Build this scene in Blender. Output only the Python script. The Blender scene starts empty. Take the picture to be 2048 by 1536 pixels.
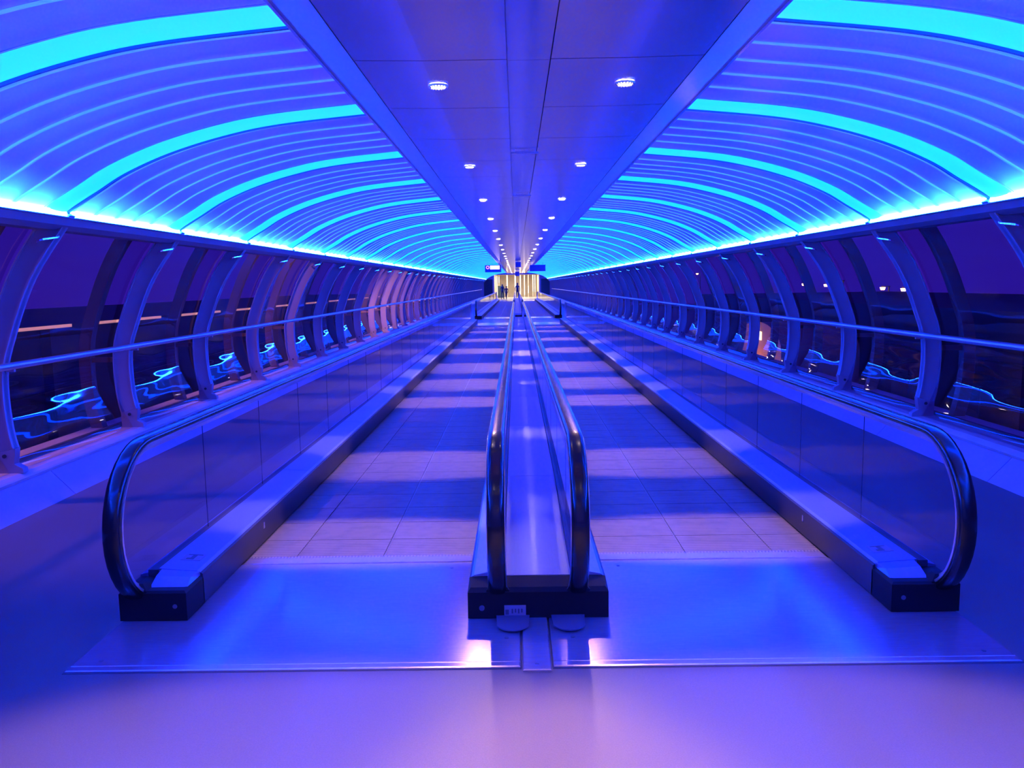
import bpy, bmesh, math, random
from mathutils import Vector, Matrix
random.seed(4)
C = bpy.context.scene.collection
SC = bpy.context.scene
R = math.radians
# ------------------------------------------------------------------ camera
F = 1650.0
H = 1.7
cam_d = bpy.data.cameras.new('camera')
cam_d.sensor_width = 36.0
cam_d.lens = 36.0 * F / 2048.0
cam_d.clip_end = 600
cam = bpy.data.objects.new('camera', cam_d)
C.objects.link(cam)
pitch = math.atan((768 - 568) / F)
yaw = math.atan((1035 - 1024) / F)
cam.matrix_world = (Matrix.Translation((-0.09, 0, H)) @ Matrix.Rotation(yaw, 4, 'Z')
                    @ Matrix.Rotation(math.pi / 2 - pitch, 4, 'X') @ Matrix.Rotation(-R(0.85), 4, 'Z'))
SC.camera = cam
# ------------------------------------------------------------------ world, exposure
w = bpy.data.worlds.new('dusk_sky')
SC.world = w
w.use_nodes = True
nt = w.node_tree
bg = nt.nodes['Background']
tc = nt.nodes.new('ShaderNodeTexCoord')
sp = nt.nodes.new('ShaderNodeSeparateXYZ')
rp = nt.nodes.new('ShaderNodeValToRGB')
nt.links.new(tc.outputs['Generated'], sp.inputs[0])
nt.links.new(sp.outputs['Z'], rp.inputs[0])
rp.color_ramp.elements[0].position = 0.0
rp.color_ramp.elements[0].color = (0.030, 0.007, 0.34, 1)
rp.color_ramp.elements[1].position = 0.45
rp.color_ramp.elements[1].color = (0.012, 0.003, 0.26, 1)
nt.links.new(rp.outputs[0], bg.inputs[0])
bg.inputs[1].default_value = 1.0
SC.view_settings.view_transform = 'Standard'
SC.view_settings.look = 'None'
SC.view_settings.exposure = 0.0
SC.view_settings.gamma = 1.0
SC.view_settings.use_curve_mapping = False
SC.cycles.max_bounces = 10
SC.cycles.diffuse_bounces = 4
SC.cycles.glossy_bounces = 5
SC.cycles.transparent_max_bounces = 24
SC.cycles.sample_clamp_indirect = 12
BLUE = (0.0002, 0.0275, 1.0)       # blue glow of the emissive arch bands
COVE = (0.0033, 0.050, 1.0)       # the eave lights
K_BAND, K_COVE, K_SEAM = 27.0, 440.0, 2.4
WARM = (1.0, 0.58, 0.50)
# ------------------------------------------------------------------ materials
def mat(name, base=(.5, .5, .5), rough=.5, metal=0.0, emit=None, strength=0.0, noise=0.0, nscale=8.0,
        bump=0.0, bscale=60.0, aniso=0.0, coat=0.0, spec=0.5, stretch=None):
    m = bpy.data.materials.new(name)
    m.use_nodes = True
    t = m.node_tree
    b = t.nodes['Principled BSDF']
    b.inputs['Base Color'].default_value = (*base, 1)
    b.inputs['Roughness'].default_value = rough
    b.inputs['Metallic'].default_value = metal
    b.inputs['Specular IOR Level'].default_value = spec
    if coat:
        b.inputs['Coat Weight'].default_value = coat
        b.inputs['Coat Roughness'].default_value = .09
    if emit:
        b.inputs['Emission Color'].default_value = (*emit, 1)
        b.inputs['Emission Strength'].default_value = strength
    g = t.nodes.new('ShaderNodeTexCoord')
    mp = t.nodes.new('ShaderNodeMapping')
    t.links.new(g.outputs['Object'], mp.inputs[0])
    if stretch:
        mp.inputs['Scale'].default_value = stretch
    if noise:
        n = t.nodes.new('ShaderNodeTexNoise')
        n.inputs['Scale'].default_value = nscale
        n.inputs['Detail'].default_value = 4
        t.links.new(mp.outputs[0], n.inputs[0])
        r = t.nodes.new('ShaderNodeValToRGB')
        r.color_ramp.elements[0].position = .3
        r.color_ramp.elements[1].position = .7
        r.color_ramp.elements[0].color = (*[c * (1 - noise) for c in base], 1)
        r.color_ramp.elements[1].color = (*[min(1, c * (1 + noise)) for c in base], 1)
        t.links.new(n.outputs[0], r.inputs[0])
        t.links.new(r.outputs[0], b.inputs['Base Color'])
    if bump:
        n = t.nodes.new('ShaderNodeTexNoise')
        n.inputs['Scale'].default_value = bscale
        t.links.new(mp.outputs[0], n.inputs[0])
        bp = t.nodes.new('ShaderNodeBump')
        bp.inputs['Strength'].default_value = bump
        bp.inputs['Distance'].default_value = .01
        t.links.new(n.outputs[0], bp.inputs['Height'])
        t.links.new(bp.outputs[0], b.inputs['Normal'])
    return m

def glass(name, tint=(1, 1, 1), refl=1.0, wave=0.0, ior=1.5, grey=0.0):
    m = bpy.data.materials.new(name)
    m.use_nodes = True
    t = m.node_tree
    t.nodes.clear()
    o = t.nodes.new('ShaderNodeOutputMaterial')
    tr = t.nodes.new('ShaderNodeBsdfTransparent')
    tr.inputs[0].default_value = (*tint, 1)
    gl = t.nodes.new('ShaderNodeBsdfGlossy')
    gl.inputs['Roughness'].default_value = .03
    gl.inputs[0].default_value = (refl, refl, refl, 1)
    fr = t.nodes.new('ShaderNodeFresnel')
    fr.inputs[0].default_value = ior
    mx = t.nodes.new('ShaderNodeMixShader')
    ge = t.nodes.new('ShaderNodeNewGeometry')
    mt = t.nodes.new('ShaderNodeMath')
    mt.operation = 'SUBTRACT'
    mt.use_clamp = True
    t.links.new(fr.outputs[0], mt.inputs[0])
    t.links.new(ge.outputs['Backfacing'], mt.inputs[1])
    t.links.new(mt.outputs[0], mx.inputs[0])
    t.links.new(tr.outputs[0], mx.inputs[1])
    t.links.new(gl.outputs[0], mx.inputs[2])
    t.links.new(mx.outputs[0], o.inputs[0])
    if wave:
        g = t.nodes.new('ShaderNodeTexCoord')
        mp = t.nodes.new('ShaderNodeMapping')
        mp.inputs['Scale'].default_value = (1.0, 0.28, 1.7)
        n = t.nodes.new('ShaderNodeTexNoise')
        n.inputs['Scale'].default_value = 2.3
        n.inputs['Detail'].default_value = 1.0
        bp = t.nodes.new('ShaderNodeBump')
        bp.inputs['Strength'].default_value = wave
        bp.inputs['Distance'].default_value = .05
        t.links.new(g.outputs['Object'], mp.inputs[0])
        t.links.new(mp.outputs[0], n.inputs[0])
        t.links.new(n.outputs[0], bp.inputs['Height'])
        t.links.new(bp.outputs[0], gl.inputs['Normal'])
    return m

M = {}
M['floor'] = mat('speckled_vinyl', (.140, .112, .108), .36, noise=.10, nscale=160, bump=.05, bscale=300)
M['panel'] = mat('vault_panel', (.94, .60, .74), .45, metal=.2, noise=.12, nscale=.8)
M['bead'] = mat('emissive_bead', (.8, .8, .8), .4, emit=(.012, .075, 1.0), strength=K_SEAM)  # emission stands in for light caught on the ribs
M['fin'] = mat('dark_fin', (.08, .08, .12), .5)
M['soffit'] = mat('satin_metal_soffit', (.72, .58, .62), .17, metal=.9, noise=.05, nscale=1.2)
M['fascia'] = mat('fascia_metal', (.42, .32, .40), .35, metal=.4, noise=.05, nscale=2)
M['edge'] = mat('polished_edge', (.9, .9, .95), .15, metal=1.0)
M['band'] = mat('emissive_arch_band', (.3, .3, .3), .5, emit=BLUE, strength=K_BAND)  # bright highlight along the vault joint, put in as emission
M['cove'] = mat('eave_light_tube', (.9, .9, .9), .5, emit=COVE, strength=K_COVE)
M['post'] = mat('painted_steel', (.38, .29, .36), .38, noise=.05, nscale=3)
M['outer'] = mat('outer_frame_steel', (.20, .09, .06), .55, noise=.1, nscale=3)
M['eave'] = mat('eave_beam', (.24, .20, .25), .45, noise=.06, nscale=2)
M['ledge'] = mat('ledge_stone', (.56, .42, .42), .5, noise=.08, nscale=5)
M['slope'] = mat('skirting_panel', (.42, .31, .46), .45, noise=.06, nscale=3)
M['steel'] = mat('brushed_steel', (.66, .66, .70), .30, metal=.9, noise=.08, nscale=30, stretch=(1, .05, 1))
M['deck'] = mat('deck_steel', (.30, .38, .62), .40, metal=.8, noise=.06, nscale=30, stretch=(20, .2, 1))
M['plate'] = mat('landing_steel', (.50, .43, .54), .16, metal=.6, noise=.07, nscale=40, stretch=(.3, 3, 1))
M['skirt'] = mat('dark_skirt', (.035, .033, .045), .4, noise=.1, nscale=6)
M['flap'] = mat('floor_flap', (.14, .11, .16), .5)
M['black'] = mat('black_plastic', (.010, .008, .012), .55, spec=.25)
M['rubber'] = mat('black_handrail_rubber', (.012, .010, .010), .24, coat=.15, spec=.5)
M['rail'] = mat('wall_rail_steel', (.55, .55, .60), .28, metal=.85)
M['wglass'] = glass('window_glass', (.86, .84, .90), 1.0, wave=.55, ior=1.5)
M['bglass'] = glass('balustrade_glass', (.90, .88, .96), .75, ior=1.33)
M['gasket'] = mat('dark_gasket', (.05, .05, .07), .5)
M['lamp'] = mat('downlight_lens', (.9, .9, .9), .5, emit=(1.0, .74, .66), strength=110)
M['trim'] = mat('downlight_trim', (.7, .7, .72), .3, metal=.6)
M['sticker'] = mat('pale_sticker', (.30, .27, .34), .5)
M['sticker_dark'] = mat('sticker_print', (.10, .10, .14), .5)
M['cream'] = mat('hall_wall', (.66, .58, .47), .6, noise=.08, nscale=1.5)
M['hall_dark'] = mat('hall_dark', (.05, .09, .09), .5)
M['hfloor'] = mat('hall_floor', (.45, .40, .40), .3)
M['tube'] = mat('hall_light_column', (.9, .9, .9), .5, emit=(1.0, .86, .55), strength=3.4)
M['signbody'] = mat('sign_body', (.03, .03, .20), .4)
M['signlit'] = mat('sign_letters', (.9, .9, .9), .5, emit=(1.0, .72, .95), strength=4)
M['signred'] = mat('sign_arrow', (.9, .5, .8), .5, emit=(1.0, .25, .75), strength=2)
M['ground'] = mat('wet_ground', (.03, .028, .035), .35, noise=.4, nscale=.2)
M['bldg'] = mat('dark_building', (.05, .035, .035), .7, noise=.2, nscale=.3)
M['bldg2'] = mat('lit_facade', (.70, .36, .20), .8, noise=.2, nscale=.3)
M['parapet'] = mat('parapet_light', (.8, .5, .3), .5, emit=(1.0, .40, .16), strength=.75)
M['win'] = mat('lit_window', (.8, .8, .6), .5, emit=(1.0, .85, .45), strength=2.5)
M['street'] = mat('street_lamp_lens', (.9, .7, .4), .5, emit=(1.0, .50, .22), strength=9)
M['pole'] = mat('lamp_pole', (.1, .1, .1), .5)
M['skin'] = mat('skin', (.45, .28, .20), .6)
M['cloth_a'] = mat('dark_coat', (.035, .02, .04), .8)
M['cloth_b'] = mat('maroon_coat', (.12, .03, .03), .8)
M['hair'] = mat('dark_hair', (.02, .015, .01), .6)

def pallet_mat():
    m = mat('ribbed_pallet', (.26, .22, .20), .6, spec=.25)
    t = m.node_tree
    b = t.nodes['Principled BSDF']
    g = t.nodes.new('ShaderNodeTexCoord')
    wv = t.nodes.new('ShaderNodeTexWave')
    wv.wave_type = 'BANDS'
    wv.bands_direction = 'Y'
    wv.inputs['Scale'].default_value = 9.0
    wv.inputs['Distortion'].default_value = 0
    t.links.new(g.outputs['Object'], wv.inputs[0])
    n = t.nodes.new('ShaderNodeTexNoise')
    n.inputs['Scale'].default_value = 9
    n.inputs['Detail'].default_value = 6
    t.links.new(g.outputs['Object'], n.inputs[0])
    mx = t.nodes.new('ShaderNodeMix')
    mx.data_type = 'RGBA'
    mx.inputs['Factor'].default_value = .5
    r = t.nodes.new('ShaderNodeValToRGB')
    r.color_ramp.elements[0].color = (.105, .08, .085, 1)
    r.color_ramp.elements[1].color = (.24, .19, .175, 1)
    t.links.new(wv.outputs[0], r.inputs[0])
    r2 = t.nodes.new('ShaderNodeValToRGB')
    r2.color_ramp.elements[0].position = .33
    r2.color_ramp.elements[0].color = (.15, .13, .13, 1)
    r2.color_ramp.elements[1].position = .55
    r2.color_ramp.elements[1].color = (.22, .18, .165, 1)
    t.links.new(n.outputs[0], r2.inputs[0])
    t.links.new(r.outputs[0], mx.inputs['A'])
    t.links.new(r2.outputs[0], mx.inputs['B'])
    t.links.new(mx.outputs['Result'], b.inputs['Base Color'])
    bp = t.nodes.new('ShaderNodeBump')
    bp.inputs['Strength'].default_value = .35
    bp.inputs['Distance'].default_value = .005
    t.links.new(wv.outputs[0], bp.inputs['Height'])
    t.links.new(bp.outputs[0], b.inputs['Normal'])
    return m
M['pallet'] = pallet_mat()

# ------------------------------------------------------------------ mesh helpers
class MB:
    def __init__(s):
        s.v, s.f = [], []
    def add(s, vs, fs):
        k = len(s.v)
        s.v += [tuple(p) for p in vs]
        s.f += [tuple(i + k for i in f) for f in fs]
        return s
    def box(s, x0, x1, y0, y1, z0, z1, b=0.0):
        if b <= 0:
            vs = [(x, y, z) for x in (x0, x1) for y in (y0, y1) for z in (z0, z1)]
            return s.add(vs, [(0, 1, 3, 2), (4, 6, 7, 5), (0, 4, 5, 1), (2, 3, 7, 6), (0, 2, 6, 4), (1, 5, 7, 3)])
        # box with chamfered top edges
        vs = [(x0, y0, z0), (x1, y0, z0), (x1, y1, z0), (x0, y1, z0),
              (x0, y0, z1 - b), (x1, y0, z1 - b), (x1, y1, z1 - b), (x0, y1, z1 - b),
              (x0 + b, y0 + b, z1), (x1 - b, y0 + b, z1), (x1 - b, y1 - b, z1), (x0 + b, y1 - b, z1)]
        return s.add(vs, [(3, 2, 1, 0), (0, 1, 5, 4), (1, 2, 6, 5), (2, 3, 7, 6), (3, 0, 4, 7),
                          (4, 5, 9, 8), (5, 6, 10, 9), (6, 7, 11, 10), (7, 4, 8, 11), (8, 9, 10, 11)])
    def prism(s, prof, y0, y1):      # closed XZ profile extruded along Y
        n = len(prof)
        vs = [(x, y0, z) for x, z in prof] + [(x, y1, z) for x, z in prof]
        fs = [(i, (i + 1) % n, n + (i + 1) % n, n + i) for i in range(n)]
        fs += [tuple(range(n))[::-1], tuple(range(n, 2 * n))]
        return s.add(vs, fs)
    def sweep(s, path, frames, sec, closed_ends=True):
        # path: points; frames: (u,v) vectors per point; sec: list of (a,b)
        n = len(sec)
        vs = []
        for p, (u, v) in zip(path, frames):
            for a, b in sec:
                vs.append(tuple(Vector(p) + Vector(u) * a + Vector(v) * b))
        fs = []
        for k in range(len(path) - 1):
            for i in range(n):
                j = (i + 1) % n
                fs.append((k * n + i, k * n + j, (k + 1) * n + j, (k + 1) * n + i))
        if closed_ends:
            fs += [tuple(range(n))[::-1], tuple(range((len(path) - 1) * n, len(path) * n))]
        return s.add(vs, fs)
    def cyl(s, p0, p1, r, n=12, r1=None):
        p0, p1 = Vector(p0), Vector(p1)
        d = (p1 - p0).normalized()
        u = d.orthogonal().normalized()
        v = d.cross(u)
        r1 = r if r1 is None else r1
        vs = [p0 + (u * math.cos(a) + v * math.sin(a)) * r for a in [2 * math.pi * i / n for i in range(n)]]
        vs += [p1 + (u * math.cos(a) + v * math.sin(a)) * r1 for a in [2 * math.pi * i / n for i in range(n)]]
        fs = [(i, (i + 1) % n, n + (i + 1) % n, n + i) for i in range(n)]
        fs += [tuple(range(n))[::-1], tuple(range(n, 2 * n))]
        return s.add(vs, fs)
    def mesh(s, name, m, smooth=False):
        me = bpy.data.meshes.new(name)
        me.from_pydata(s.v, [], s.f)
        bm = bmesh.new()
        bm.from_mesh(me)
        bmesh.ops.recalc_face_normals(bm, faces=bm.faces)
        if smooth:
            for e in bm.edges:
                e.smooth = len(e.link_faces) == 2 and e.calc_face_angle(0) < R(40)
            for f in bm.faces:
                f.smooth = True
        bm.to_mesh(me)
        bm.free()
        me.materials.append(m)
        return me
    def build(s, name, m, parent=None, smooth=False):
        return link(name, s.mesh(name, m, smooth), parent)

def link(name, me, parent=None, loc=(0, 0, 0)):
    o = bpy.data.objects.new(name, me)
    C.objects.link(o)
    o.location = loc
    if parent:
        o.parent = parent
    return o
def tag(o, label=None, cat=None, group=None, kind=None):
    if label: o['label'] = label
    if cat: o['category'] = cat
    if group: o['group'] = group
    if kind: o['kind'] = kind
    return o
def thing(name, label, cat, loc=(0, 0, 0), group=None):
    return tag(link(name, None, None, loc), label, cat, group)
def struct(o):
    o['kind'] = 'structure'
    return o
ORD = ['first', 'second', 'third', 'fourth', 'fifth', 'sixth', 'seventh', 'eighth', 'ninth', 'tenth', 'eleventh',
       'twelfth', 'thirteenth', 'fourteenth', 'fifteenth', 'sixteenth', 'seventeenth', 'eighteenth', 'nineteenth']
TENS = {2: ('twenty', 'twentieth'), 3: ('thirty', 'thirtieth'), 4: ('forty', 'fortieth'), 5: ('fifty', 'fiftieth')}
def nth(n):                       # 1-based
    if n <= 19: return ORD[n - 1]
    t, u = divmod(n, 10)
    return TENS[t][1] if u == 0 else TENS[t][0] + '-' + ORD[u - 1]

def catmull(P, n):
    out = []
    Q = [tuple(2 * a - b for a, b in zip(P[0], P[1]))] + list(P) + [tuple(2 * a - b for a, b in zip(P[-1], P[-2]))]
    for i in range(1, len(Q) - 2):
        for k in range(n):
            t = k / n
            out.append(tuple(.5 * ((2 * b) + (c - a) * t + (2 * a - 5 * b + 4 * c - d) * t * t + (3 * b - a - 3 * c + d) * t ** 3)
                             for a, b, c, d in zip(Q[i - 1], Q[i], Q[i + 1], Q[i + 2])))
    out.append(P[-1])
    return out
def offset(P, d):                 # offset a (x,z) polyline by d along its left normal
    out = []
    for i, p in enumerate(P):
        a, b = P[max(0, i - 1)], P[min(len(P) - 1, i + 1)]
        tx, tz = b[0] - a[0], b[1] - a[1]
        l = math.hypot(tx, tz)
        out.append((p[0] - tz / l * d, p[1] + tx / l * d))
    return out

VAULT = catmull([(3.62, 2.245), (3.50, 2.34), (3.29, 2.465), (3.06, 2.60), (2.71, 2.745), (2.29, 2.865), (1.86, 2.945), (1.15, 3.015)], 5)
POST = catmull([(3.50, 2.27), (3.84, 1.80), (4.05, 1.32), (4.13, 1.02), (4.12, .60), (4.04, .27)], 5)
BAY = 2.135
YJ = [6.45 + BAY * k for k in range(-4, 43)]   # joints
Y0, Y1 = YJ[0], YJ[-1]
Y_END = 99.0
NEAR = 2                                       # index of the first joint in view (4.315)

def strip(prof, y0, y1, thick):   # thin curved sheet following an (x,z) polyline
    o = offset(prof, -thick)
    mb = MB()
    n = len(prof)
    vs = [(x, y0, z) for x, z in prof] + [(x, y1, z) for x, z in prof] + [(x, y0, z) for x, z in o] + [(x, y1, z) for x, z in o]
    fs = []
    for i in range(n - 1):
        fs += [(i, i + 1, n + i + 1, n + i), (2 * n + i, 3 * n + i, 3 * n + i + 1, 2 * n + i + 1),
               (i, 2 * n + i, 2 * n + i + 1, i + 1), (n + i, n + i + 1, 3 * n + i + 1, 3 * n + i)]
    fs += [(0, n, 3 * n, 2 * n), (n - 1, 3 * n - 1, 4 * n - 1, 2 * n - 1)]
    return mb.add(vs, fs)
def mir(P):
    return [(-x, z) for x, z in P]

# ------------------------------------------------------------------ SETTING: floor, ceiling, baseboards, walls
mb = MB()
mb.box(-3.84, 3.84, Y0, Y_END, -.12, 0)
struct(mb.build('floor', M['floor']))
# soffit slab = ceiling
mb = MB()
mb.box(-1.14, 1.14, Y0, Y_END - .1, 3.02, 3.12)
ceil = struct(mb.build('ceiling', M['soffit']))
# soffit panels with recessed joints
pm = {}
def soffit_mesh():
    a = MB().prism([(.125, 2.955), (.125, 3.01), (.985, 3.01), (.985, 2.962), (.60, 2.955)], .006, 1.267).mesh('ceiling_panel', M['soffit'])
    b = MB().prism([(-.125, 2.955), (-.125, 3.01), (-.985, 3.01), (-.985, 2.962), (-.60, 2.955)], .006, 1.267).mesh('ceiling_panel', M['soffit'])
    c = MB().prism([(-.118, 2.950), (-.118, 3.01), (.118, 3.01), (.118, 2.950)], .002, 1.271).mesh('centre_strip', M['soffit'])
    return a, b, c
sa, sb_, sc_ = soffit_mesh()
nsof = 0
y = 4.83 - 1.273 * 6
far = MB()
while y < Y_END - 1.4:
    if y > 2.0 and y < 60:
        for me in (sa, sb_, sc_):
            link(me.name, me, ceil, (0, y, 0))
    else:
        for x0, x1 in ((-.985, -.125), (-.118, .118), (.125, .985)):
            far.box(x0, x1, y + .004, y + 1.269, 2.955, 3.01)
    y += 1.273
tag(far.build('ceiling_panel', M['soffit'], ceil), kind='stuff')
for s in (-1, 1):                  # sloping side fascia and its polished edge
    nm = 'left' if s < 0 else 'right'
    P = [(.992, 2.962), (.992, 3.0), (1.19, 3.03), (1.19, 2.985)]
    MB().prism([(s * x, z) for x, z in P], Y0, Y_END - .1).build('side_fascia', M['fascia'], ceil)
    P = [(1.188, 2.978), (1.188, 3.03), (1.205, 3.03), (1.205, 2.978)]
    MB().prism([(s * x, z) for x, z in P], Y0, Y_END - .1).build('edge_strip', M['edge'], ceil)

# vault panels (six in each bay, each side)
LINES = [.0, .07, .42, .77, 1.10, 1.45, 1.83]
nviz = 0
for s in (-1, 1):
    P = VAULT if s > 0 else mir(VAULT)
    ms = []
    for a, b in zip(LINES[1:-1], LINES[2:]):
        ms.append(strip(P, a + .008, b - .008, s * .02).mesh('vault_panel', M['panel']))
    rest = MB()
    for j, yj in enumerate(YJ[:-1]):
        if 1 <= j < 29:
            for me in ms:
                link('vault_panel', me, ceil, (0, yj, 0))
        else:
            for a, b in zip(LINES[1:-1], LINES[2:]):
                q = strip(P, yj + a + .008, yj + b - .008, s * .02)
                rest.add(q.v, q.f)
    tag(rest.build('vault_panel', M['panel'], ceil), kind='stuff')
    # outer shell of the vault: closes the gaps behind the panels
    q = strip(offset(P, .03 if s < 0 else -.03), Y0, Y1, s * .03)
    sh = q.build('vault_shell', M['fin'], ceil)

# joint beads (thin ribs between the panels, their brightness put in as emission)
for s in (-1, 1):
    P = VAULT if s > 0 else mir(VAULT)
    inn = offset(P, -.012 if s < 0 else .012)
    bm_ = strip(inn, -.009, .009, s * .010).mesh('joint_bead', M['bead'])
    rest = MB()
    for j, yj in enumerate(YJ[:-1]):
        for l in LINES[1:-1]:
            if 1 <= j < 28:
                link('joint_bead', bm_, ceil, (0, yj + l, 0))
            else:
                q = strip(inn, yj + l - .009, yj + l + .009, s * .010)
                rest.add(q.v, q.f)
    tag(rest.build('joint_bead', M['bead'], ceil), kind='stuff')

# walls: eave beams, ledges, sloped skirting
for s in (-1, 1):
    side = 'left' if s < 0 else 'right'
    X = lambda P: [(s * x, z) for x, z in P]
    wl = MB().prism(X([(3.50, 2.246), (3.535, 2.195), (3.62, 2.165), (3.80, 2.17), (3.86, 2.30), (3.64, 2.246)]), Y0, Y1).build('wall_' + side, M['eave'])
    struct(wl)
    bb = MB().prism(X([(4.02, .0), (4.02, .235), (4.06, .262), (4.62, .262), (4.62, .0)]), Y0, Y1).build('baseboard_' + side, M['ledge'])
    struct(bb)
    pmh = MB().prism(X([(3.825, .0), (4.022, .205), (4.022, .0)]), .004, BAY - .004).mesh('skirting_panel', M['slope'])
    for yj in YJ[:-1]:
        link('skirting_panel', pmh, bb, (0, yj + .32, 0))
    MB().prism(X([(4.014, .205), (4.008, .228), (4.02, .24), (4.03, .205)]), Y0, Y1).build('ledge_lip', M['ledge'], bb)
    # lower outside apron
    MB().prism(X([(4.30, .26), (4.30, .30), (4.34, .30), (4.34, .26)]), Y0, Y1).build('window_track', M['gasket'], bb)

# windows: one curved pane per bay
GP = offset(POST, .19)            # for the right side (outside is +x)
if GP[5][0] < POST[5][0]:
    GP = offset(POST, -.19)
sgn_out = 1 if offset(POST, .1)[10][0] > POST[10][0] else -1
def out(P, d, s):                 # offset outwards, mirrored for the left side
    q = offset(P, d * sgn_out)
    return q if s > 0 else mir(q)
wn = 0
for s in (-1, 1):
    side = 'left' if s < 0 else 'right'
    P = out(POST, .20, s)
    P = P[:-1] + [(P[-1][0], .27)]
    P = [(x - s * .11 * max(0, (.95 - z) / .7) ** 1.6, z) for x, z in P]      # lower glass leans in
    me = strip(P, .03, BAY - .03, .008).mesh('window', M['wglass'], smooth=True)
    for j, yj in enumerate(YJ[:-1]):
        wn += 1
        struct(link('window_%d' % wn, me, None, (0, yj, 0)))

# arch frames
def arch_meshes(s):
    m = {}
    P0, P1 = out(POST, 0, s), out(POST, .17, s)
    n = len(P0)
    k = n - 5
    mb = MB()
    def slab(A, B, y0, y1):
        q = MB()
        nn = len(A)
        vs = [(x, y0, z) for x, z in A] + [(x, y1, z) for x, z in A] + [(x, y0, z) for x, z in B] + [(x, y1, z) for x, z in B]
        fs = []
        for i in range(nn - 1):
            fs += [(i, i + 1, nn + i + 1, nn + i), (2 * nn + i, 3 * nn + i, 3 * nn + i + 1, 2 * nn + i + 1),
                   (i, 2 * nn + i, 2 * nn + i + 1, i + 1), (nn + i, nn + i + 1, 3 * nn + i + 1, 3 * nn + i)]
        fs += [(0, nn, 3 * nn, 2 * nn), (nn - 1, 3 * nn - 1, 4 * nn - 1, 2 * nn - 1)]
        q.add(vs, fs)
        return q
    m['post'] = slab(P0[:n - 3], P1[:n - 3], -.025, .025).mesh('post', M['post'], True)
    fl = slab(P0[:n - 3], out(POST, .012, s)[:n - 3], -.045, .045)
    m['inner_flange'] = fl.mesh('inner_flange', M['post'], True)
    fl = slab(out(POST, .158, s)[:n - 3], P1[:n - 3], -.045, .045)
    m['outer_flange'] = fl.mesh('outer_flange', M['post'], True)
    a, b = P0[n - 4], P1[n - 4]
    foot = [(a[0] - s * .012, a[1]), (b[0] + s * .004, b[1]), (b[0] + s * .0, .262), (s * 4.03, .262), (s * 4.035, .30), (s * 4.10, .335)]
    m['foot'] = MB().prism(foot, -.035, .035).mesh('foot', M['post'])
    m['bolt'] = MB().cyl((s * 4.17, -.045, .40), (s * 4.17, -.034, .40), .016, 8).mesh('bolt', M['gasket'])
    O0, O1 = out(POST, .40, s), out(POST, .52, s)
    m['outer_rib'] = slab(O0, O1, -.05, .05).mesh('outer_rib', M['outer'], True)
    # crescent bracket at the top
    cr = []
    for i in range(9):
        t = i / 8
        cr.append((3.60 + .17 * t, -.05 - .10 * math.sin(t * math.pi)))
    vs = [(s * x, y, 2.10 - .05 * i / 8) for i, (x, y) in enumerate(cr)] + [(s * x, y * .5, 2.11 - .05 * i / 8) for i, (x, y) in enumerate(cr)]
    vs += [(x, y, z + .012) for x, y, z in vs]
    q = MB()
    fs = []
    for i in range(8):
        fs += [(i, i + 1, 10 + i, 9 + i), (18 + i, 27 + i, 28 + i, 19 + i), (i, 18 + i, 19 + i, i + 1), (9 + i, 10 + i, 28 + i, 27 + i)]
    fs += [(0, 9, 27, 18), (8, 26, 35, 17)]
    m['bracket'] = q.add(vs, fs).mesh('bracket', M['edge'])
    # glass clamp arm joining the two ribs
    m['tie'] = MB().box(min(s * 4.30, s * 4.55), max(s * 4.30, s * 4.55), -.02, .02, .95, 1.0).mesh('tie', M['outer'])
    m['rail_bracket'] = MB().box(min(s * 4.05, s * 4.14), max(s * 4.05, s * 4.14), -.012, .012, 1.07, 1.095).mesh('rail_bracket', M['rail'])
    return m
for s in (-1, 1):
    side = 'left' if s < 0 else 'right'
    am = arch_meshes(s)
    for j, yj in enumerate(YJ):
        if j < 1:
            continue
        n_ = j - NEAR
        lab = ('pale curved steel wall post on the %s ledge, %s one from the camera' % (side, nth(n_ + 1))
               if n_ >= 0 else 'pale curved steel wall post on the %s ledge beside the camera' % side)
        t = thing('wall_post', lab, 'post', (0, yj, 0), 'curved steel posts along the %s windows' % side)
        for k in ('post', 'inner_flange', 'outer_flange', 'foot', 'outer_rib', 'tie', 'bracket', 'rail_bracket'):
            link(k, am[k], t)
        if j < 14:
            link('bolt', am['bolt'], t)

# broad arch bands (bright highlights put in as emission) and dark fins
for s in (-1, 1):
    side = 'left' if s < 0 else 'right'
    inn = out(VAULT, 0, s)
    P = VAULT if s > 0 else mir(VAULT)
    low = offset(P, -.035 if s < 0 else .035)
    # pillow-shaped emissive band, highest towards its middle
    vs, fs = [], []
    prof = [(-.285, 0.0), (-.26, .018), (-.19, .024), (-.11, .026), (-.045, .022), (-.018, .010), (-.018, 0.0)]
    n = len(P)
    for dy, h in prof:
        q = offset(P, (-h if s < 0 else h))
        vs += [(x, dy, z) for x, z in q]
    for a in range(len(prof) - 1):
        for i in range(n - 1):
            fs.append((a * n + i, a * n + i + 1, (a + 1) * n + i + 1, (a + 1) * n + i))
    lens = MB().add(vs, fs).mesh('emissive_strip', M['band'], True)
    fin = strip(offset(P, -.026 if s < 0 else .026), -.016, .004, s * .025).mesh('dark_fin', M['fin'])
    back = strip(offset(P, s * .0), -.30, .065, s * .02).mesh('backing', M['panel'])
    for j, yj in enumerate(YJ):
        if j < 1: continue
        n_ = j - NEAR
        lab = ('broad cyan highlight band, made emissive, across the %s vault, %s from the camera' % (side, nth(n_ + 1))
               if n_ >= 0 else 'broad cyan highlight band, made emissive, on the %s vault above the camera' % side)
        t = thing('arch_highlight_band', lab, 'light', (0, yj, 0), 'emissive highlight bands on the %s vault' % side)
        link('emissive_strip', lens, t)
        link('dark_fin', fin, t)
        link('backing', back, t)
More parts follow.
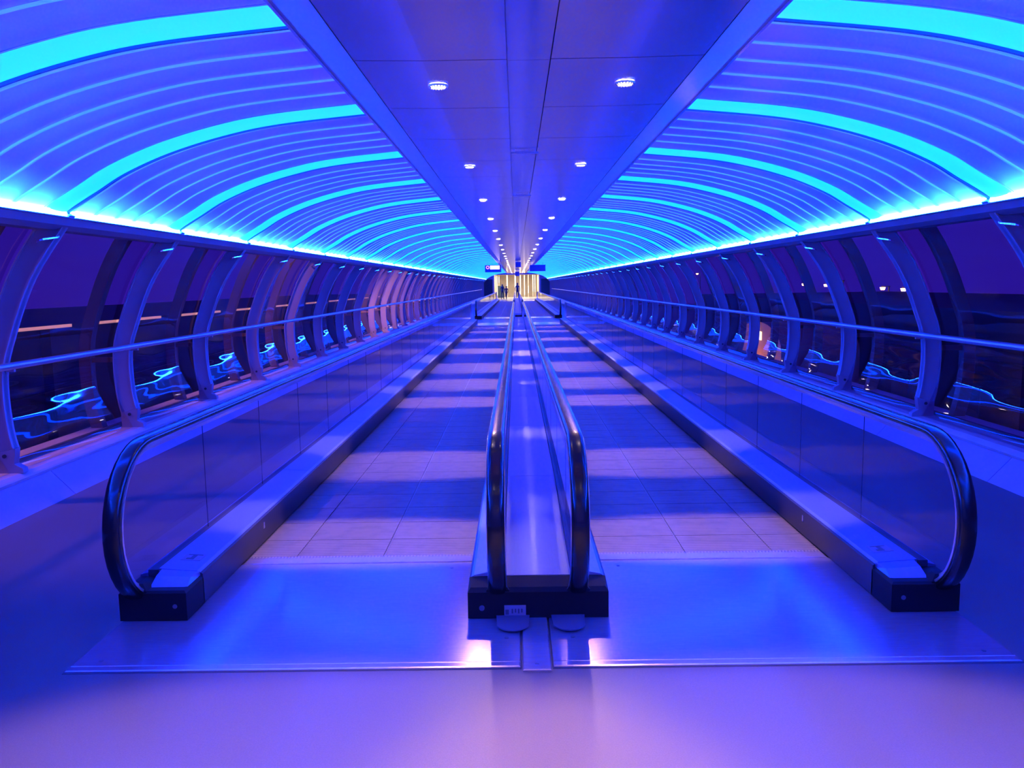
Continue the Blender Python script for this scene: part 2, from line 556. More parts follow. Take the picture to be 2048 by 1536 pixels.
# eave lights
for s in (-1, 1):
    side = 'left' if s < 0 else 'right'
    tube = MB()
    prof = [(3.572, 2.262), (3.575, 2.275), (3.548, 2.296), (3.522, 2.308), (3.515, 2.264)]
    tube.prism([(s * x, z) for x, z in prof], .04, BAY - .04)
    tm = tube.mesh('tube', M['cove'])
    hm = MB().prism([(s * x, z) for x, z in [(3.480, 2.248), (3.480, 2.256), (3.59, 2.256), (3.59, 2.248)]], .02, BAY - .02).mesh('tray', M['eave'])
    for j, yj in enumerate(YJ[:-1]):
        if j < 1: continue
        n_ = j - NEAR
        lab = ('white-hot strip light along the %s eave, in the %s bay ahead' % (side, nth(n_ + 1))
               if n_ >= 0 else 'white-hot strip light along the %s eave beside the camera' % side)
        t = thing('eave_light', lab, 'light', (0, yj, 0), 'strip lights along the %s eave' % side)
        link('tube', tm, t)
        link('tray', hm, t)

# wall handrails
for s in (-1, 1):
    side = 'left' if s < 0 else 'right'
    t = thing('wall_handrail', 'long round blue-lit steel handrail fixed to the %s wall posts' % side, 'handrail', (s * 4.045, Y0, 1.12))
    q = MB().cyl((0, .1, 0), (0, Y1 - Y0 - .3, 0), .029, 16)
    q.build('tube', M['rail'], t, True)
    MB().cyl((0, .0, 0), (0, .1, 0), .024, 12).build('end_cap', M['rail'], t)

# ------------------------------------------------------------------ downlights
def downlight(x, y, row, side, target, energy, sy, size, tx=1.85, visible=True):
    lab = '%s downlight from the camera in the %s row of the metal soffit' % (nth(row), side) if visible else \
          'round downlight in the %s row of the soffit, %s' % (side, 'behind the camera' if y < 0 else 'above the camera')
    t = thing('downlight', lab, 'downlight', (x, y, 2.953), 'downlights in the %s soffit row' % side)
    for k, me in DL.items():
        link(k, me, t)
    if energy <= 0:
        return
    ld = bpy.data.lights.new('downlight_beam', 'SPOT')
    ld.energy = energy
    ld.color = WARM
    ld.spot_size = size
    ld.spot_blend = .45
    ld.shadow_soft_size = .06
    lo = bpy.data.objects.new('downlight_beam', ld)
    C.objects.link(lo)
    lo.location = (x, y, 2.915)
    d = Vector((x * tx - x, target - y, -2.9)).normalized()
    zx = -d
    xx = (Vector((1, 0, 0)) - zx * zx.x).normalized()
    yx = zx.cross(xx)
    lo.rotation_euler = Matrix((xx, yx, zx)).transposed().to_euler()
    lo.scale = (1.0, sy, 1.0)
    if row == 2 and visible:       # extra narrow spot added at the second pair for streaks on the landing plates
        l2 = ld.copy()
        l2.energy = 60
        l2.spot_size = R(17)
        l2.shadow_soft_size = .03
        o2 = bpy.data.objects.new('downlight_beam', l2)
        C.objects.link(o2)
        o2.location = (x, y, 2.90)
        o2.rotation_euler = Vector((x * .62 - x, 3.75 - y, -2.9)).to_track_quat('-Z', 'Y').to_euler()
        o2.parent = t
        o2.matrix_parent_inverse = Matrix.Translation((-x, -y, -2.953))
    lo.parent = t
    lo.matrix_parent_inverse = Matrix.Translation((-x, -y, -2.953))
def ring(r0, r1, z0, z1, n=28):
    q = MB()
    vs = []
    for r, z in ((r0, z0), (r1, z0), (r1, z1), (r0, z1)):
        vs += [(r * math.cos(2 * math.pi * i / n), r * math.sin(2 * math.pi * i / n), z) for i in range(n)]
    fs = []
    for a in range(4):
        b = (a + 1) % 4
        for i in range(n):
            fs.append((a * n + i, a * n + (i + 1) % n, b * n + (i + 1) % n, b * n + i))
    return q.add(vs, fs)
DL = {}
DL['trim_ring'] = ring(.052, .064, -.012, .0).mesh('trim_ring', M['trim'])
q = MB()
q.cyl((0, 0, -.010), (0, 0, 0), .050, 28)
DL['lens'] = q.mesh('lens', M['lamp'])
q = MB()
for i in range(16):
    a = 2 * math.pi * i / 16
    q.cyl((.044 * math.cos(a), .044 * math.sin(a), -.018), (.052 * math.cos(a), .052 * math.sin(a), -.010), .005, 6)
DL['baffle'] = q.mesh('baffle', M['gasket'])
targets = {0: (5.35, 1.0), 1: (7.75, .95), 2: (11.9, 1.0), 3: (14.1, 1.3), 4: (17.0, 1.3), 5: (21.2, 1.6), 6: (25.3, 1.5), 7: (29.6, 1.2), 8: (32.6, .9)}
row = 0
for k in range(-2, 26):
    yk = 5.40 + 3.6 * k
    for s in (-1, 1):
        side = 'left' if s < 0 else 'right'
        if k == -2:
            downlight(s * .59 + .025, yk, 1, side, yk, 60, 1, R(80), visible=False)
        elif k == -1:
            downlight(s * .59 + .025, yk, 1, side, 2.45, 680, .62, R(62), tx=1.4, visible=False)
        else:
            tg, e = targets.get(k, (yk, .5))
            downlight(s * .59 + .025, yk, k + 1, side, tg, 400 * e, .42, R(52))

# small bar fittings on the soffit centre line
for i, (yy, lab) in enumerate(((8.0, 'thin blue metal bar hanging across the soffit, nearest of the two'),
                               (11.8, 'thin blue metal bar hanging across the soffit, farther of the two'))):
    t = thing('soffit_bar', lab, 'bracket', (0.01, yy, 2.95), 'bars across the soffit centre')
    MB().box(-.13, .13, -.012, .012, -.03, -.012).build('bar', M['rail'], t)
    for sx in (-.10, .10):
        MB().cyl((sx, 0, -.014), (sx, 0, 0), .006, 8).build('stud', M['rail'], t)

# ------------------------------------------------------------------ moving walkways
GX0, GX1 = .355, 1.80
def pallet_piece(y0, s, q=None):
    q = q or MB()
    xs = [GX0 + .012, .942, .954, 1.494, 1.504, GX1 - .006]
    for a, b in ((0, 1), (2, 3), (4, 5)):
        x0, x1 = sorted((s * xs[a], s * xs[b]))
        q.box(x0, x1, y0 + .003, y0 + .397, -.03, .006)
    return q
def comb(t, y0, d, s):            # comb plate with teeth; d: +1 teeth point to +Y
    x0, x1 = sorted((s * GX0, s * GX1))
    cb = MB()
    cb.box(x0 + .01, x1 - .01, y0 - .10 if d > 0 else y0, y0 if d > 0 else y0 + .10, .0, .014, .004)
    cb.build('comb_plate', M['plate'], t)
    q = MB()
    n = 70
    for i in range(n):
        xx = x0 + .02 + (x1 - x0 - .04) * i / (n - 1)
        a, b = (y0, y0 + .035) if d > 0 else (y0 - .035, y0)
        q.box(xx - .004, xx + .004, a, b, .004, .011)
    tag(q.build('comb_teeth', M['plate'], t), kind='stuff')
def walkway(s, yc0, yc1, lab, near):
    side = 'left' if s < 0 else 'right'
    t = thing('moving_walkway', lab, 'walkway', (0, 0, 0))
    me = pallet_piece(0, s).mesh('pallet', M['pallet'])
    y, n, rest = yc0 + .0, 0, MB()
    while y + .4 <= yc1:
        if near and n < 42:
            link('pallet', me, t, (0, y, 0))
        else:
            pallet_piece(y, s, rest)
        y += .4
        n += 1
    tag(rest.build('pallet', M['pallet'], t), kind='stuff')
    comb(t, yc0 + .01, 1, s)
    comb(t, yc1, -1, s)
    x0, x1 = sorted((s * GX0, s * GX1))
    MB().box(x0, x1, yc0, yc1, -.10, -.035).build('pallet_frame', M['black'], t)
    return t
walkway(-1, 4.99, 34.2, 'nearer left moving walkway with ribbed grey pallets between glass balustrades', True)
walkway(1, 4.99, 34.2, 'nearer right moving walkway with ribbed grey pallets between glass balustrades', True)
walkway(-1, 42.9, 82.0, 'far left moving walkway beyond the gap, leading to the lit hall', False)
walkway(1, 42.9, 82.0, 'far right moving walkway beyond the gap, leading to the lit hall', False)

# landing plates
def landing(s, y0, y1, lab):
    t = thing('landing_plate', lab, 'floor plate', (0, 0, 0), None)
    x0, x1 = sorted((s * .075 - .02, s * 2.135))
    q = MB()
    q.box(x0, x1, y0 + .05, y1, .001, .008, .003)
    q.build('cover_plate', M['plate'], t)
    MB().box(x0, x1, y0, y0 + .045, .001, .010, .005).build('edge_strip', M['plate'], t)
    MB().box(x0 - .006, x1 + .006, y0 - .012, y1, -.0, .0015).build('gasket', M['gasket'], t)
    if y0 < 10:
        for (px, py) in ((s * .16, y0 + .30), (s * 2.02, y0 + .10), (s * .50, y1 - .10)):
            MB().cyl((px, py, .008), (px, py, .0095), .011, 10).build('screw', M['gasket'], t)
    return t
landing(-1, 3.50, 4.90, 'wide brushed steel landing plate in front of the left walkway')
landing(1, 3.50, 4.90, 'wide brushed steel landing plate in front of the right walkway')
t = thing('joint_cover', 'narrow steel strip between the two near landing plates', 'floor plate', (-.02, 3.46, 0))
MB().box(-.063, .063, 0, .62, .001, .012, .004).build('strip', M['plate'], t)
MB().cyl((0, .05, .012), (0, .05, .014), .010, 10).build('screw', M['edge'], t)
for a, b, w_ in ((34.3, 36.6, 'where the near walkways end'), (41.0, 42.8, 'before the far walkways'), (82.1, 84.5, 'where the far walkways end')):
    for s in (-1, 1):
        landing(s, a, b, 'steel landing plate on the %s, %s' % ('left' if s < 0 else 'right', w_))

# ------------------------------------------------------------------ balustrades
RR, ZC = .42, .485
def rail_path(ya, yb, r=RR, zc=ZC, end=R(200)):
    """handrail centre line in (y,z): newel loop at ya (front), straight, newel loop at yb (back)"""
    pts = []
    cy = ya + RR
    n = 22
    for i in range(n + 1):
        a = end * (1 - i / n)      # angle from straight up, turning towards -y
        pts.append((cy - r * math.sin(a), zc + r * math.cos(a)))
    cy2 = yb - RR
    k = 8
    for i in range(1, k):
        pts.append((cy + (cy2 - cy) * i / k, zc + r))
    for i in range(n + 1):
        a = end * i / n
        pts.append((cy2 + r * math.sin(a), zc + r * math.cos(a)))
    return pts
def sweep_rail(pts, x, sec, ):
    path, fr = [], []
    for i, (y, z) in enumerate(pts):
        a, b = pts[max(0, i - 1)], pts[min(len(pts) - 1, i + 1)]
        ty, tz = b[0] - a[0], b[1] - a[1]
        l = math.hypot(ty, tz)
        path.append((x, y, z))
        fr.append(((1, 0, 0), (0, -tz / l, ty / l)))
    return MB().sweep(path, fr, sec)
RAILSEC = [(-.040, -.020), (-.043, -.008), (-.042, .004), (-.034, .014), (-.018, .018), (.018, .018), (.034, .014), (.042, .004), (.043, -.008), (.040, -.020)]
GUIDESEC = [(-.047, -.030), (-.047, -.016), (.047, -.016), (.047, -.030), (.022, -.036), (.012, -.062), (-.012, -.062), (-.022, -.036)]
def rail_set(t, x, ya, yb):
    sweep_rail(rail_path(ya, yb), x, RAILSEC).build('handrail', M['rubber'], t, True)
    sweep_rail(rail_path(ya, yb, end=R(172)), x, GUIDESEC).build('guide_rail', M['steel'], t, True)
def glass_set(t, x, ya, yb, z0, first, near=True):
    r = RR - .058
    cy = ya + RR
    # newel pane with round end
    def newel(cyy, d, yo):
        pts = [(yo, z0), (yo, ZC + r)]
        n = 16
        for i in range(n + 1):
            a = i / n * R(165)
            pts.append((cyy - d * r * math.sin(a), ZC + r * math.cos(a)))
        pts = [p for p in pts if p[1] >= z0]
        pts.append((pts[-1][0], z0)) if pts[-1][1] > z0 else None
        nn = len(pts)
        q = MB()
        vs = [(x - .005, y, z) for y, z in pts] + [(x + .005, y, z) for y, z in pts]
        fs = [(i, (i + 1) % nn, nn + (i + 1) % nn, nn + i) for i in range(nn)] + [tuple(range(nn)), tuple(range(nn, 2 * nn))[::-1]]
        q.add(vs, fs).build('glass_panel', M['bglass'], t)
    newel(cy, 1, first - .004)
    L = 1.13
    y = first
    me = MB().box(-.005, .005, .004, L - .004, z0, ZC + r).mesh('glass_panel', M['bglass'])
    jm = MB().box(-.0020, .0020, -.0008, .0008, z0, ZC + r).mesh('glass_seam', M['gasket'])
    while y + L < yb - RR - .3:
        link('glass_panel', me, t, (x, y, 0))
        if y < 30:
            link('glass_seam', jm, t, (x, y, 0))
        y += L
    newel(yb - RR, -1, y + .004)

def side_balustrade(s, ya, yb, lab, near):
    t = thing('balustrade', lab, 'balustrade', (0, 0, .011))
    x = s * 2.065
    X = lambda P: [(s * a, b) for a, b in P]
    y0, y1 = ya + .42, yb - .42
    MB().prism(X([(1.80, .0), (1.80, .165), (1.812, .172), (1.83, .0)]), y0, y1).build('skirt', M['skirt'], t)
    if near:                      # deck covers in lengths, with joints
        y = y0
        while y < y1 - .1:
            e = min(y + 2.4, y1)
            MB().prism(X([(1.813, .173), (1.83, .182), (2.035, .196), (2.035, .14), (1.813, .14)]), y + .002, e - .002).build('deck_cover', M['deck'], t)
            y = e
    else:
        MB().prism(X([(1.813, .173), (1.83, .182), (2.035, .196), (2.035, .14), (1.813, .14)]), y0, y1).build('deck_cover', M['deck'], t)
    MB().prism(X([(2.037, .0), (2.037, .19), (2.092, .19), (2.092, .0)]), y0, y1).build('glass_channel', M['gasket'], t)
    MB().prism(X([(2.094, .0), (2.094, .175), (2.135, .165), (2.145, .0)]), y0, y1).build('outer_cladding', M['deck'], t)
    for yy, d in ((ya + .19, 1), (yb - .19, -1)):
        a, b = (yy, yy + .24) if d > 0 else (yy - .24, yy)
        q = MB()
        xi, xo = sorted((s * 1.80, s * 2.146))
        q.box(xi, xo, a, b, 0, .155, .012)
        q.build('end_box', M['black'], t)
        q = MB()                  # sloping nose of the deck
        f, g = (a + .05, a + .235) if d > 0 else (b - .05, b - .235)
        vs = [(s * 1.815, f, .150), (s * 2.01, f, .150), (s * 2.02, g, .15), (s * 1.812, g, .15),
              (s * 1.83, (f + g) / 2, .178), (s * 2.01, (f + g) / 2, .188), (s * 2.02, g, .192), (s * 1.815, g, .178)]
        q.add(vs, [(0, 1, 2, 3), (0, 4, 5, 1), (1, 5, 6, 2), (2, 6, 7, 3), (3, 7, 4, 0), (4, 7, 6, 5)])
        q.build('deck_nose', M['deck'], t)
        bz = MB()                 # rounded cover where the handrail enters
        bz.box(x - .062, x + .062, a + (.004 if d > 0 else .14), b - (.14 if d > 0 else .004), .02, .185, .03)
        bz.build('handrail_inlet', M['black'], t)
    glass_set(t, x, ya, yb, .185, ya + 1.22)
    rail_set(t, x, ya, yb)
    if near:
        MB().cyl((s * 1.86, ya + .186, .075), (s * 1.86, ya + .191, .075), .012, 10).build('key_switch', M['flap'], t)
        ys = ya + .62
        q = MB().box(-.055, .055, -.05, .05, 0, .002)
        st = q.build('sticker', M['sticker'], t)
        st.location = (s * 1.925, ys, .1885)
        st.rotation_euler = (0, -s * R(3.6), 0)
        q = MB().box(-.030, .012, -.035, -.012, .002, .003).box(-.012, .012, -.012, .032, .002, .003).box(-.04, .04, .036, .044, .002, .003)
        q.build('sticker_print', M['sticker_dark'], st)
        q = MB().box(-.002, .002, -.012, .012, -.02, .02)
        o = q.build('skirt_sensor', M['steel'], t)
        o.location = (s * 1.799, ya + 1.5, .11)
    return t
side_balustrade(-1, 3.86, 36.4, 'left glass balustrade with black handrail and newel, near walkway', True)
side_balustrade(1, 3.86, 36.4, 'right glass balustrade with black handrail and newel, near walkway', True)
side_balustrade(-1, 40.4, 84.6, 'distant left glass balustrade of the far walkway', False)
side_balustrade(1, 40.4, 84.6, 'distant right glass balustrade of the far walkway', False)

def centre_balustrade(ya, yb, lab, near):
    t = thing('centre_balustrade', lab, 'balustrade', (0, 0, .011))
    y0, y1 = ya + .30, yb - .30
    for s in (-1, 1):
        X = lambda P: [(s * a, b) for a, b in P]
        MB().prism(X([(.356, .0), (.356, .165), (.345, .172), (.33, .0)]), y0, y1).build('skirt', M['skirt'], t)
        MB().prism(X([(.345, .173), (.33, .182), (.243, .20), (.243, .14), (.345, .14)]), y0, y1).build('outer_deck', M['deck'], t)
        MB().prism(X([(.24, .0), (.24, .195), (.178, .27), (.178, .0)]), y0, y1).build('glass_channel', M['gasket'], t)
        glass_set(t, s * .205, ya, yb, .20, ya + 1.22)
        rail_set(t, s * .205, ya, yb)
    # inner deck panels
    js = [y0, 6.05]
    while js[-1] + 2.2 < y1:
        js.append(js[-1] + 2.2)
    js.append(y1)
    if near:
        for a, b in zip(js[:-1], js[1:]):
            q = MB()
            z0 = .178 if a == y0 else .262
            vs = [(-.175, a + .003, .15), (.175, a + .003, .15), (.175, b - .003, .15), (-.175, b - .003, .15),
                  (-.175, a + .003, z0), (.175, a + .003, z0), (.175, b - .003, .262), (-.175, b - .003, .262)]
            q.add(vs, [(0, 3, 2, 1), (4, 5, 6, 7), (0, 1, 5, 4), (1, 2, 6, 5), (2, 3, 7, 6), (3, 0, 4, 7)])
            q.build('inner_deck', M['deck'], t)
    else:
        MB().box(-.175, .175, y0, y1, .15, .262).build('inner_deck', M['deck'], t)
    for yy, d in ((ya + .17, 1), (yb - .17, -1)):
        a, b = (yy, yy + .128) if d > 0 else (yy - .128, yy)
        q = MB()
        f = (a, b) if d > 0 else (b, a)
        m_ = f[0] + d * .03
        vs = [(-.358, f[0], 0), (.358, f[0], 0), (.358, f[1], 0), (-.358, f[1], 0),
              (-.358, f[0], .135), (.358, f[0], .135), (.354, f[1], .172), (-.354, f[1], .172),
              (-.345, m_, .152), (.345, m_, .152), (.30, f[1], .176), (-.30, f[1], .176)]
        q.add(vs, [(3, 2, 1, 0), (0, 1, 5, 4), (1, 2, 6, 5), (3, 0, 4, 7), (4, 5, 9, 8), (5, 6, 10, 9), (7, 4, 8, 11), (8, 9, 10, 11), (2, 3, 7, 11, 10, 6)])
        q.build('end_box', M['black'], t)
        for s in (-1, 1):
            bz = MB()
            bz.box(s * .205 - .058, s * .205 + .058, a + .006, b - .006, .03, .165, .02)
            bz.build('handrail_inlet', M['black'], t)
    if near:
        q = MB().box(-.055, .055, -.002, .0, -.032, .032)
        st = q.build('sticker', M['sticker'], t)
        st.location = (-.118, ya + .1685, .036)
        q = MB().box(-.05, -.032, -.004, -.002, -.016, .010)
        for i in range(4):
            q.box(-.018 + i * .016, -.010 + i * .016, -.004, -.002, -.010 + .004 * (i % 2), .014)
        q.build('sticker_print', M['sticker_dark'], st)
        MB().cyl((-.287, ya + .164, .055), (-.287, ya + .170, .055), .014, 12).build('key_switch', M['flap'], t)
        for s, x in ((-1, -.13), (1, .15)):      # black guard flaps on the floor in front
            n = 12
            vs = [(x - .085, ya + .172, .009), (x + .085, ya + .172, .009)] + \
                 [(x + .085 * math.cos(a) if abs(math.cos(a)) < .8 else x + .085 * (1 if math.cos(a) > 0 else -1) * .93, ya + .172 - .19 * math.sin(a) ** .5, .009)
                  for a in [math.pi * i / n for i in range(1, n)]]
            k = len(vs)
            vs += [(a, b, .015) for a, b, c in vs]
            fs = [tuple(range(k))[::-1], tuple(range(k, 2 * k))] + [(i, (i + 1) % k, k + (i + 1) % k, k + i) for i in range(k)]
            MB().add(vs, fs).build('floor_flap', M['flap'], t)
    return t
centre_balustrade(3.86, 36.4, 'twin-rail centre balustrade with blue-lit deck between the near walkways', True)
centre_balustrade(40.4, 84.6, 'distant centre balustrade between the far walkways', False)

# ------------------------------------------------------------------ far end hall
E = Y_END
q = MB()
q.box(-4.7, -2.85, E, E + .2, 0, 3.3)
q.box(2.80, 4.7, E, E + .2, 0, 3.3)
q.box(-2.85, 2.80, E, E + .2, 2.80, 3.3)
struct(q.build('wall_end', M['slope']))
q = MB()
q.box(-2.85, -2.70, E + .2, E + 14, 0, 2.9)
q.box(2.65, 2.80, E + .2, E + 14, 0, 2.9)
q.box(-2.85, 2.80, E + 14, E + 14.2, 0, 2.9)
struct(q.build('wall_hall', M['cream']))
struct(MB().box(-2.85, 2.80, E, E + 14.2, -.12, 0).build('floor_hall', M['hfloor']))
struct(MB().box(-2.85, 2.80, E + .2, E + 14.2, 2.9, 3.0).build('ceiling_hall', M['cream']))
struct(MB().box(-4.7, 4.7, Y0 - .2, Y0, 0, 3.3).build('wall_back', M['slope']))
cols = [(-2.55, .27, 2.75, .05), (-2.3, 1.9, 2.6, .05), (-1.25, 1.45, 2.75, .10), (-.2, 1.3, 2.72, .10), (.47, .3, 2.7, .06),
        (1.0, .3, 2.7, .07), (1.5, .5, 1.4, .05), (2.1, .7, 2.8, .07), (2.37, .7, 2.8, .06)]
for i, (x, z0, z1, w_) in enumerate(cols):
    t = thing('light_column', 'warm white vertical light in the far hall, %s from the left' % nth(i + 1), 'light', (x, E + 9, 0), 'vertical lights in the far hall')
    MB().box(-w_ / 2 - .03, w_ / 2 + .03, .03, .08, 0, 2.88).build('backing', M['cream'], t)
    MB().box(-w_ / 2, w_ / 2, 0, .03, z0, z1).build('lens', M['tube'], t)
t = thing('kiosk', 'dark green cabinet standing at the left in the far hall', 'cabinet', (-1.95, E + 5, 0))
MB().box(-.45, .35, 0, .5, 0, 1.5, .02).build('body', M['hall_dark'], t)
MB().box(-.35, .25, -.02, 0, .15, 1.35).build('door', M['hall_dark'], t)
for s, lab in ((-1, 'dark side opening left of the lit hall, past the last window'), (1, 'dark greenish side opening right of the lit hall, past the last window')):
    t = thing('side_doorway', lab, 'doorway', (s * 3.40, E - .03, 0))
    MB().box(-.50, .50, 0, .03, .35, 2.25).build('pane', M['skirt'] if s < 0 else M['hall_dark'], t)
    MB().box(-.54, .54, .0, .025, .30, .35).box(-.54, -.50, 0, .025, .35, 2.3).box(.50, .54, 0, .025, .35, 2.3).box(-.54, .54, 0, .025, 2.25, 2.3).build('frame', M['eave'], t)
# area lamp brightening the hall, no fitting modelled
ld = bpy.data.lights.new('hall_lamp', 'AREA')
ld.shape = 'RECTANGLE'
ld.size, ld.size_y = 4.5, 9
ld.energy = 620
ld.color = (1.0, .84, .60)
lo = bpy.data.objects.new('hall_lamp', ld)
C.objects.link(lo)
lo.location = (0, E + 6, 2.85)

# hanging signs
def hang_sign(name, x0, x1, z0, z1, yy, lab, lit):
    t = thing(name, lab, 'sign', ((x0 + x1) / 2, yy, z0))
    hw, h = (x1 - x0) / 2, z1 - z0
    MB().box(-hw, hw, 0, .12, 0, h).build('case', M['signbody'], t)
    MB().box(-hw - .02, -hw, -.01, .13, -.02, h + .02).box(hw, hw + .02, -.01, .13, -.02, h + .02).build('rim', M['edge'], t)
    for sx in (-hw * .7, hw * .7):
        MB().cyl((sx, .06, h), (sx, .06, h + 3.02 - z1 + (.0 if abs(x0 + sx) < 1.1 else .0)), .012, 8).build('hanger', M['rail'], t)
    if lit:
        ring(.075, .12, 0, .01, 16)
        q = ring(.06, .10, 0, .012, 16)
        q.v = [(a - hw + .15, -.015 + c, b + h * .68) for a, b, c in q.v]
        q.build('round_symbol', M['signred'], t)
        q = MB()
        xx = -hw + .30
        for wd in (.09, .07, .09, .05, .09, .08, .04):
            if xx + wd < hw - .06:
                q.box(xx, xx + wd, -.012, 0, h * .42, h * .92)
                xx += wd + .018
        q.build('letters', M['signlit'], t)
hang_sign('hanging_sign', -1.93, -.98, 2.42, 2.84, 50, 'dark hanging sign with white glowing letters, left of the soffit', True)
hang_sign('hanging_sign', .75, 1.68, 2.44, 2.82, 50, 'plain blue back of a hanging sign, right of the soffit', False)
hang_sign('hanging_sign', -.16, .22, 2.44, 2.84, 78, 'small dark box hanging under the soffit centre, far off', False)
hang_sign('hanging_sign', -.10, .18, 2.62, 2.90, 46, 'small dark box under the soffit centre, nearer and higher', False)

# people
def person(x, y, lab, cloth, rot=0.0, stride=.18, h=1.7):
    t = thing('person', lab, 'person', (x, y, 0))
    t.rotation_euler = (0, 0, rot)
    J = [(0, 0, .98, .13), (0, 0, 1.22, .13), (0, 0, 1.42, .12), (0, 0, 1.50, .055), (0, 0, 1.58, .085), (0, .0, 1.68, .08),
         (.19, 0, 1.40, .06), (.25, .02, 1.13, .045), (.24, .10, .90, .035),
         (-.19, 0, 1.40, .06), (-.25, -.02, 1.13, .045), (-.24, -.10, .90, .035),
         (.09, 0, .90, .09), (.10, stride * .6, .50, .06), (.10, stride, .08, .045), (.10, stride + .14, .04, .035),
         (-.09, 0, .90, .09), (-.10, -stride * .3, .50, .06), (-.10, -stride, .09, .045), (-.10, -stride + .14, .04, .035)]
    Eg = [(0, 1), (1, 2), (2, 3), (3, 4), (4, 5), (2, 6), (6, 7), (7, 8), (2, 9), (9, 10), (10, 11), (0, 12), (12, 13), (13, 14), (14, 15), (0, 16), (16, 17), (17, 18), (18, 19)]
    k = h / 1.76
    me = bpy.data.meshes.new('body')
    me.from_pydata([(a * k, b * k, c * k) for a, b, c, r in J], Eg, [])
    o = link('body', me, t)
    sk = o.modifiers.new('skin', 'SKIN')
    for i, (a, b, c, r) in enumerate(J):
        me.skin_vertices[0].data[i].radius = (r * k, r * k * .8)
    me.skin_vertices[0].data[0].use_root = True
    o.modifiers.new('sub', 'SUBSURF').levels = 1
    me.materials.append(cloth)
    hd = MB()
    vs, fs = [], []
    n, mth = 10, 6
    for i in range(mth + 1):
        a = math.pi * i / mth
        for j in range(n):
            b = 2 * math.pi * j / n
            vs.append((.088 * k * math.sin(a) * math.cos(b), .10 * k * math.sin(a) * math.sin(b), 1.655 * k + .115 * k * math.cos(a)))
    for i in range(mth):
        for j in range(n):
            fs.append((i * n + j, i * n + (j + 1) % n, (i + 1) * n + (j + 1) % n, (i + 1) * n + j))
    hd.add(vs, fs).build('hair', M['hair'], t, True)
    return t
person(0.05, 88.5, 'person in a dark coat standing beyond the centre balustrade', M['cloth_a'], .2, .08, 1.82)
person(-1.15, 90.0, 'person in maroon walking with one arm out, left in the far hall', M['cloth_b'], .5, .2, 1.5)
person(-1.62, 92.5, 'person in dark clothes beside the cabinet in the far hall', M['cloth_a'], -.4, .12, 1.68)

# ------------------------------------------------------------------ outside
struct(MB().box(-160, 160, -20, 320, -7.2, -7).build('ground', M['ground']))
t = thing('terminal_building', 'low dark building outside the left windows with an orange-lit roof edge', 'building', (-14.0, 20, -7))
MB().box(-14, -.02, 0, 90, 0, 7.60).build('wall', M['bldg'], t)
MB().box(-14, .25, -.4, 90.4, 7.60, 7.68).build('roof_slab', M['bldg'], t)
y = 0
while y < 60:
    MB().box(.25, .31, y, y + 5.2, 7.60, 7.69).build('roof_edge_light', M['parapet'], t)
    y += 6.4
for i in range(5):
    MB().box(.0, .3, 4 + i * 12, 5 + i * 12, 0, 7.6).build('buttress', M['bldg'], t)
t = thing('terminal_building', 'long dark building outside the right windows below the street lamps', 'building', (14.0, 23, -7))
MB().box(.02, 14, 0, 40, 0, 7.62).build('wall', M['bldg'], t)
MB().box(-.2, 14, -.4, 40.4, 7.62, 7.72).build('roof_slab', M['bldg'], t)
for i in range(8):
    MB().box(-.02, .02, 2 + i * 4.6, 3.3 + i * 4.6, 4.2, 5.4).build('window', M['hall_dark'], t)
t = thing('lit_building', 'orange-lit rounded facade with bright windows outside the right glass', 'building', (10, 31.5, -7))
n = 14
vs = [(0, 0, 0), (0, 6, 0)] + [(0, 3 + 3 * math.cos(math.pi * i / n), 6.0 + 1.0 * math.sin(math.pi * i / n)) for i in range(n + 1)]
q = MB()
k = len(vs)
vs += [(3, b, c) for a, b, c in vs]
q.add(vs, [tuple(range(k)), tuple(range(k, 2 * k))[::-1]] + [(i, (i + 1) % k, k + (i + 1) % k, k + i) for i in range(k)])
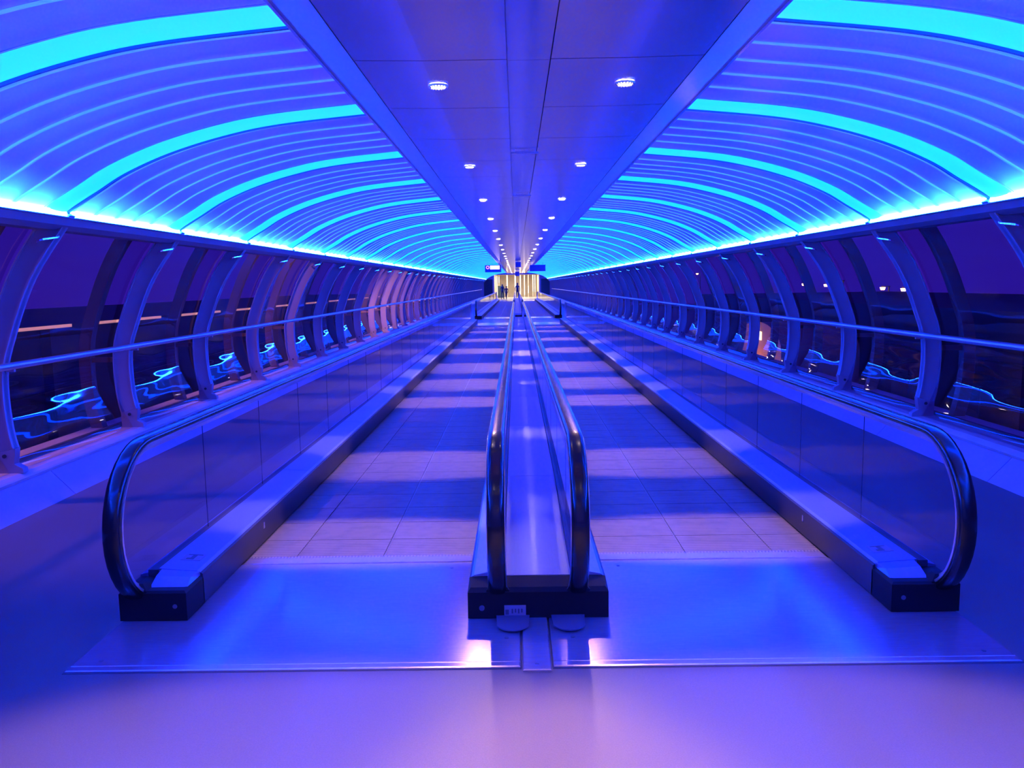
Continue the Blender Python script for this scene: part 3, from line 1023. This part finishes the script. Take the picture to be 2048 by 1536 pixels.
q.build('facade', M['bldg2'], t)
for i in range(3):
    MB().box(-.05, -.01, 2.5 + i * .5, 2.85 + i * .5, 6.25, 6.6).build('window', M['win'], t)
for i in range(2):
    MB().box(-.05, -.01, 2.4 + i * .7, 2.8 + i * .7, 4.7, 4.95).build('window', M['win'], t)
ld = bpy.data.lights.new('facade_flood', 'POINT')
ld.energy = 260
ld.color = (1, .50, .26)
ld.shadow_soft_size = .1
lo = bpy.data.objects.new('facade_flood', ld)
C.objects.link(lo)
lo.location = (8.6, 34.2, -2.6)
for i, (yy, z) in enumerate(((63.6, 1.05), (67.2, 1.12), (76.6, 1.62), (79.5, 1.35), (85.6, 1.42), (100, 2.4), (108, .75), (136, 3.1))):
    t = thing('street_lamp', 'orange street lamp glowing outside the right windows, %s from the right' % nth(i + 1), 'street lamp', (30, yy, -7), 'street lamps beyond the right windows')
    MB().cyl((0, 0, 0), (0, 0, z + 6.9), .09, 8, .06).build('pole', M['pole'], t)
    MB().box(-.6, .1, -.06, .06, z + 6.9, z + 6.98).build('arm', M['pole'], t)
    q = MB()
    q.cyl((-.5, 0, z + 6.88), (-.5, 0, z + 6.66), .22, 12, .15)
    q.build('lamp_head', M['street'], t)
# sodium floodlights outside on the left that warms the left wall
for (px, py, pz, e, tx, ty, sz) in ((-9.0, 8, 1.8, 11000, -4.2, 36, 19), (-8, 6.0, 5.5, 1100, -4.1, 6.6, 38), (-8, 12, 5.5, 1100, -4.0, 13, 66), (-8, 21, 5.5, 1100, -4.0, 22, 66), (-8, 31, 5.5, 1100, -4.0, 32, 66)):
    ld = bpy.data.lights.new('yard_flood', 'SPOT')
    ld.energy = e
    ld.color = (1.0, .42, .30)
    ld.spot_size = R(sz)
    ld.spot_blend = .6
    ld.shadow_soft_size = .25
    lo = bpy.data.objects.new('yard_flood', ld)
    C.objects.link(lo)
    lo.location = (px, py, pz)
    lo.rotation_euler = (Vector((tx, ty, .7)) - Vector((px, py, pz))).to_track_quat('-Z', 'Y').to_euler()
